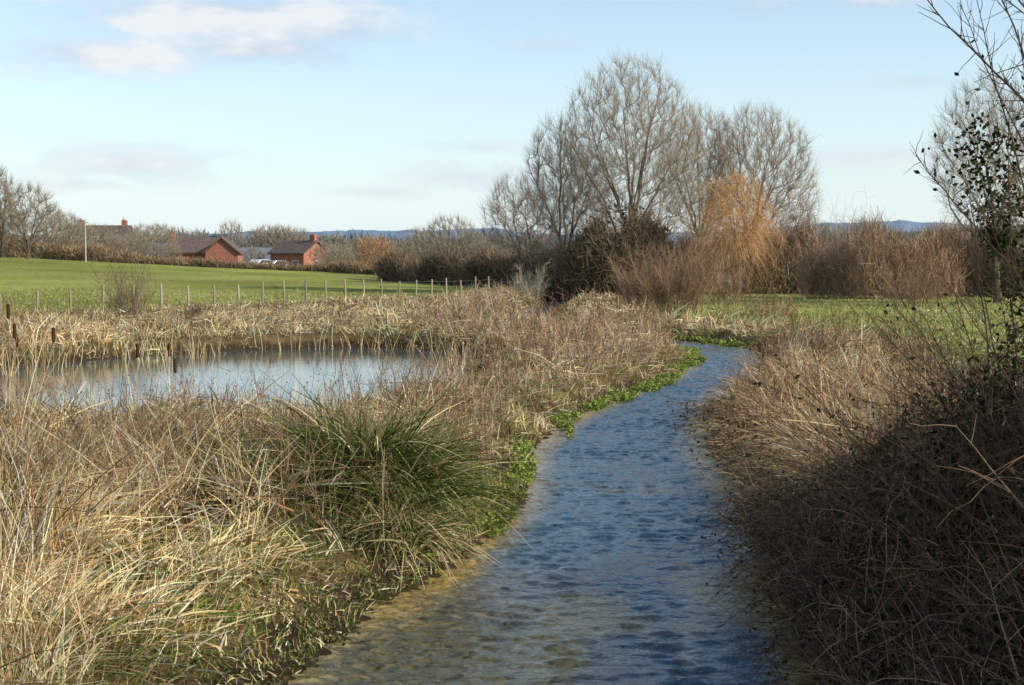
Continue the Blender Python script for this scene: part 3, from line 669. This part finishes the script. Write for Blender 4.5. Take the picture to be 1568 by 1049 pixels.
# ---------------------------------------------------------------- right bank clumps and dark bush
def arcs(acc,root,d,L_,r0,droop,col,K=8,wob=.05,side=0,sl=.3,k=3,leafp=0,leafc=None,ls=.03,srat=.45):
    n=len(root);t=np.linspace(0,1,K)[None,:,None]
    P=root[:,None]+d[:,None]*L_[:,None,None]*t+np.array([0,0,-1.])*(droop*L_)[:,None,None]*t*t
    P=P+np.cumsum(rng.normal(size=(n,K,3))*wob,1)*L_[:,None,None]*.25*np.minimum(t*4,1)
    r=r0[:,None]*(1-.75*np.linspace(0,1,K))[None]
    tubes(acc,P,r,col,k)
    for s in range(side):
        kk=rng.integers(1,K-1,n);f=U(0,1,(n,1));ar=np.arange(n)
        Q0=P[ar,kk]*(1-f)+P[ar,kk+1]*f;tg=nrm(P[ar,kk+1]-P[ar,kk])
        d2=nrm(tg*.7+rng.normal(size=(n,3))*.5);l2=sl*L_*U(.3,1,n)
        t2=np.linspace(0,1,4)[None,:,None];P2=Q0[:,None]+d2[:,None]*l2[:,None,None]*t2+rng.normal(size=(n,4,3))*.02*l2[:,None,None]*(t2>0)
        tubes(acc,P2,(r0*srat)[:,None]*(1-.6*np.linspace(0,1,4))[None],col,3)
        if leafp:
            m_=U(0,1,n)<leafp;leaves(acc,(Q0+d2*l2[:,None]*U(.2,1,(n,1)))[m_],ls,mixcol(m_.sum(),leafc,[1]*len(leafc)))
BR=[(.20,.125,.08),(.11,.07,.045),(.34,.23,.14),(.07,.045,.03)]
def bushtop(x,y,edge):
    return np.interp(x-edge,[-.5,0,.4,1.0,2.5],[.2,.85,1.75,2.45,2.7])*np.interp(y,[4.5,9.5,12,15],[1.08,1.,.72,.45])
bb=Acc();n=3000
y=U(5.5,15,n);edge=np.interp(y,sp[:,1],sp[:,0])+np.interp(y,sp[:,1],sp[:,2]);x=edge-.3+U(0,1,n)**1.1*2.8
hmax=bushtop(x,y,edge)*(.65+.6*vnoise(x,y,.9,111,2))
root=np.stack([x,y,.1+U(0,1,n)**.6*hmax*.85],1)
dv=nrm(np.stack([-U(-.2,1,n),rng.normal(size=n)*.55,U(.1,1.0,n)],1))
arcs(bb,root,dv,U(.35,1.0,n),U(.002,.006,n),U(.1,.8,n),mixcol(n,BR,[1,1,.7,.7]),7,.07,4,.45,3,.3,[(.05,.055,.02),(.10,.06,.03),(.03,.04,.015)],.022)
n=56000;y=U(4.5,14.5,n);edge=np.interp(y,sp[:,1],sp[:,0])+np.interp(y,sp[:,1],sp[:,2]);x=edge-.2+U(0,1,n)*3.2
hmax=(bushtop(x,y,edge)-.1)*(.65+.6*vnoise(x,y,.9,111,2))
P=np.stack([x,y,.05+U(0,1,n)**.7*hmax],1)
leaves(bb,P,U(.012,.038,n),mixcol(n,[(.025,.03,.010),(.045,.03,.016),(.015,.022,.008),(.10,.065,.035)],[1,1,1,.4]),.2)
n=16000;q=rng.integers(0,len(P),n)
ribbons(bb,P[q],rdir(n,.9,.4),U(.15,.5,n),U(.003,.008,n),rng.normal(size=(n,3))*.3,mixcol(n,BR,[1,1,.9,.5]),3,.6)
bb.obj('bramble_bush',M_twig)
rc=Acc();n=14000
y=U(13,27,n);edge=np.interp(y,sp[:,1],sp[:,0])+np.interp(y,sp[:,1],sp[:,2]);x=edge+.1+U(0,1,n)*3.8
z=ground_z(x,y);hm=.4+.95*vnoise(x,y,1.3,101,2);hm=hm*(.45+.55*sstep(0,1.3,x-edge))
lean=.75*np.exp(-(x-edge)/1.2)
dv=nrm(np.stack([-lean+rng.normal(size=n)*.6,rng.normal(size=n)*.6-.15,np.ones(n)],1))
Ln=hm*U(.5,1.3,n);bend=np.stack([-U(0,.5,n)*lean*1.5+rng.normal(size=n)*.15,rng.normal(size=n)*.2,-U(.1,.7,n)],1)
ribbons(rc,np.stack([x,y,z],1),dv,Ln,(.0055+.00035*y)*U(.5,1.5,n),bend,mixcol(n,[(.70,.51,.28),(.48,.31,.165),(.26,.155,.085),(.12,.07,.045),(.82,.65,.40)],[.3,.28,.25,.17,.14],.25),4,.8)
rc.obj('dry_grass_clump',M_reed)
tg=Acc();n=80;y=U(17.5,22,n);root=np.stack([np.full(n,3.3)+U(-.2,.6,n),y,U(.4,.9,n)],1)
arcs(tg,root,nrm(np.stack([-np.ones(n),rng.normal(size=n)*.3,U(-.1,.35,n)],1)),U(.5,1.3,n),U(.004,.007,n),U(.05,.3,n),mixcol(n,BR,[1]*4),7,.05,5,.4,3,.8,[(.12,.08,.04),(.06,.05,.03)],.035)
n=90;y=U(9,15,n);root=np.stack([np.interp(y,sp[:,1],sp[:,0]+sp[:,2])+.1,y,U(.2,1.1,n)],1)
arcs(tg,root,nrm(np.stack([-np.ones(n),rng.normal(size=n)*.4,U(-.3,.3,n)],1)),U(.3,.9,n),U(.003,.006,n),U(.1,.6,n),mixcol(n,BR,[1]*4)*.7,7,.06,5,.4,3,.5,[(.10,.07,.04),(.05,.05,.03)],.025)
tg.obj('overhanging_bramble_stems',M_twig)
hw_=Acc()
def branch(p0,p1,r,side,lf,sl=.13):
    p0=np.array(p0,float);p1=np.array(p1,float);L_=np.linalg.norm(p1-p0);d=(p1-p0)/L_
    arcs(hw_,p0[None],d[None],np.array([L_]),np.array([r]),np.array([U(-.03,.06)]),np.array([[.10,.07,.05]]),16,.018,side,sl,5,lf,[(.03,.04,.015),(.06,.045,.02)],.020,.3)
B=[((2.75,6.8,2.5),(1.95,6.9,3.52),.007),((2.75,6.3,3.2),(1.80,6.5,4.35),.009),((2.8,6.6,3.6),(2.0,6.6,4.6),.008),((2.7,6.5,3.0),(2.15,6.6,4.6),.008),((2.9,7.2,2.3),(2.35,7.1,4.4),.008),((3.0,7,1.8),(2.3,7.0,3.3),.007),
   ((3.0,7.5,.8),(2.55,7.3,4.6),.013),((3.0,6.5,.8),(2.35,6.6,4.1),.010),((3.1,7.6,1.2),(2.1,7.5,2.9),.007),((3.1,7.9,1),(2.25,7.9,2.6),.008),((2.9,6.9,1.2),(1.95,7.2,2.5),.007),((2.9,8,1),(2.6,8,3.6),.009),((3.0,7,2.6),(2.2,7.0,4.2),.007),((3.0,7.4,.8),(1.85,7.6,2.05),.007),((2.9,7.0,.6),(2.3,7.2,2.9),.008),
   ((2.8,6.6,1.6),(2.05,6.8,3.0),.006),((2.9,7.8,1.4),(2.5,7.7,3.3),.007),((2.6,7,1.5),(2.45,7.1,3.7),.007),((2.9,6.2,3.5),(2.05,6.3,4.3),.007)]
for a,b,r in B: branch(a,b,r,46,.10)
for i in range(44):
    y0=U(6.8,11);x0=.33*y0+U(-.45,.45);z0=U(.9,2.1)
    branch((x0,y0,z0),(x0-U(-.2,1.0),y0+U(-.4,.4),z0+U(.3,1.2)),U(.003,.006),18,.2,.25)
n=1000;c=np.array([[2.30,7.0,3.5],[2.36,7.05,3.56],[2.5,7.2,3.3],[2.62,7.3,3.0],[2.6,7.1,2.75],[2.65,7.3,2.5],[2.5,7.4,2.3],[2.66,7.1,3.7]])[rng.integers(0,8,n)]
leaves(hw_,c+rng.normal(size=(n,3))*[.06,.15,.10],.018,mixcol(n,[(.03,.045,.015),(.02,.03,.01),(.06,.05,.02)],[1,1,1]))
hw_.obj('hawthorn_shrub',M_twig)
ih=Acc();n=30000;th=rng.normal(size=(n,3));th=nrm(th)*U(0,1,(n,1))**.3  # leafy mass added out of view on the right to shade the bramble bush
P=np.array([5.9,6.3,2.0])+th*np.array([1.5,5.2,2.1]);leaves(ih,P,.065,mixcol(n,DG,[1,1,1]),.2)
n=2500;P=np.array([5.9,6.3,2.2])+nrm(rng.normal(size=(n,3)))*np.array([1.4,5.0,1.9])*U(.2,1,(n,1));ribbons(ih,P,rdir(n,.5),U(.5,1.2,n),.012,np.zeros((n,3)),mixcol(n,BR,[1]*4),2,.6)
ih.obj('unseen_shade_thicket',M_leaf)
print('done')
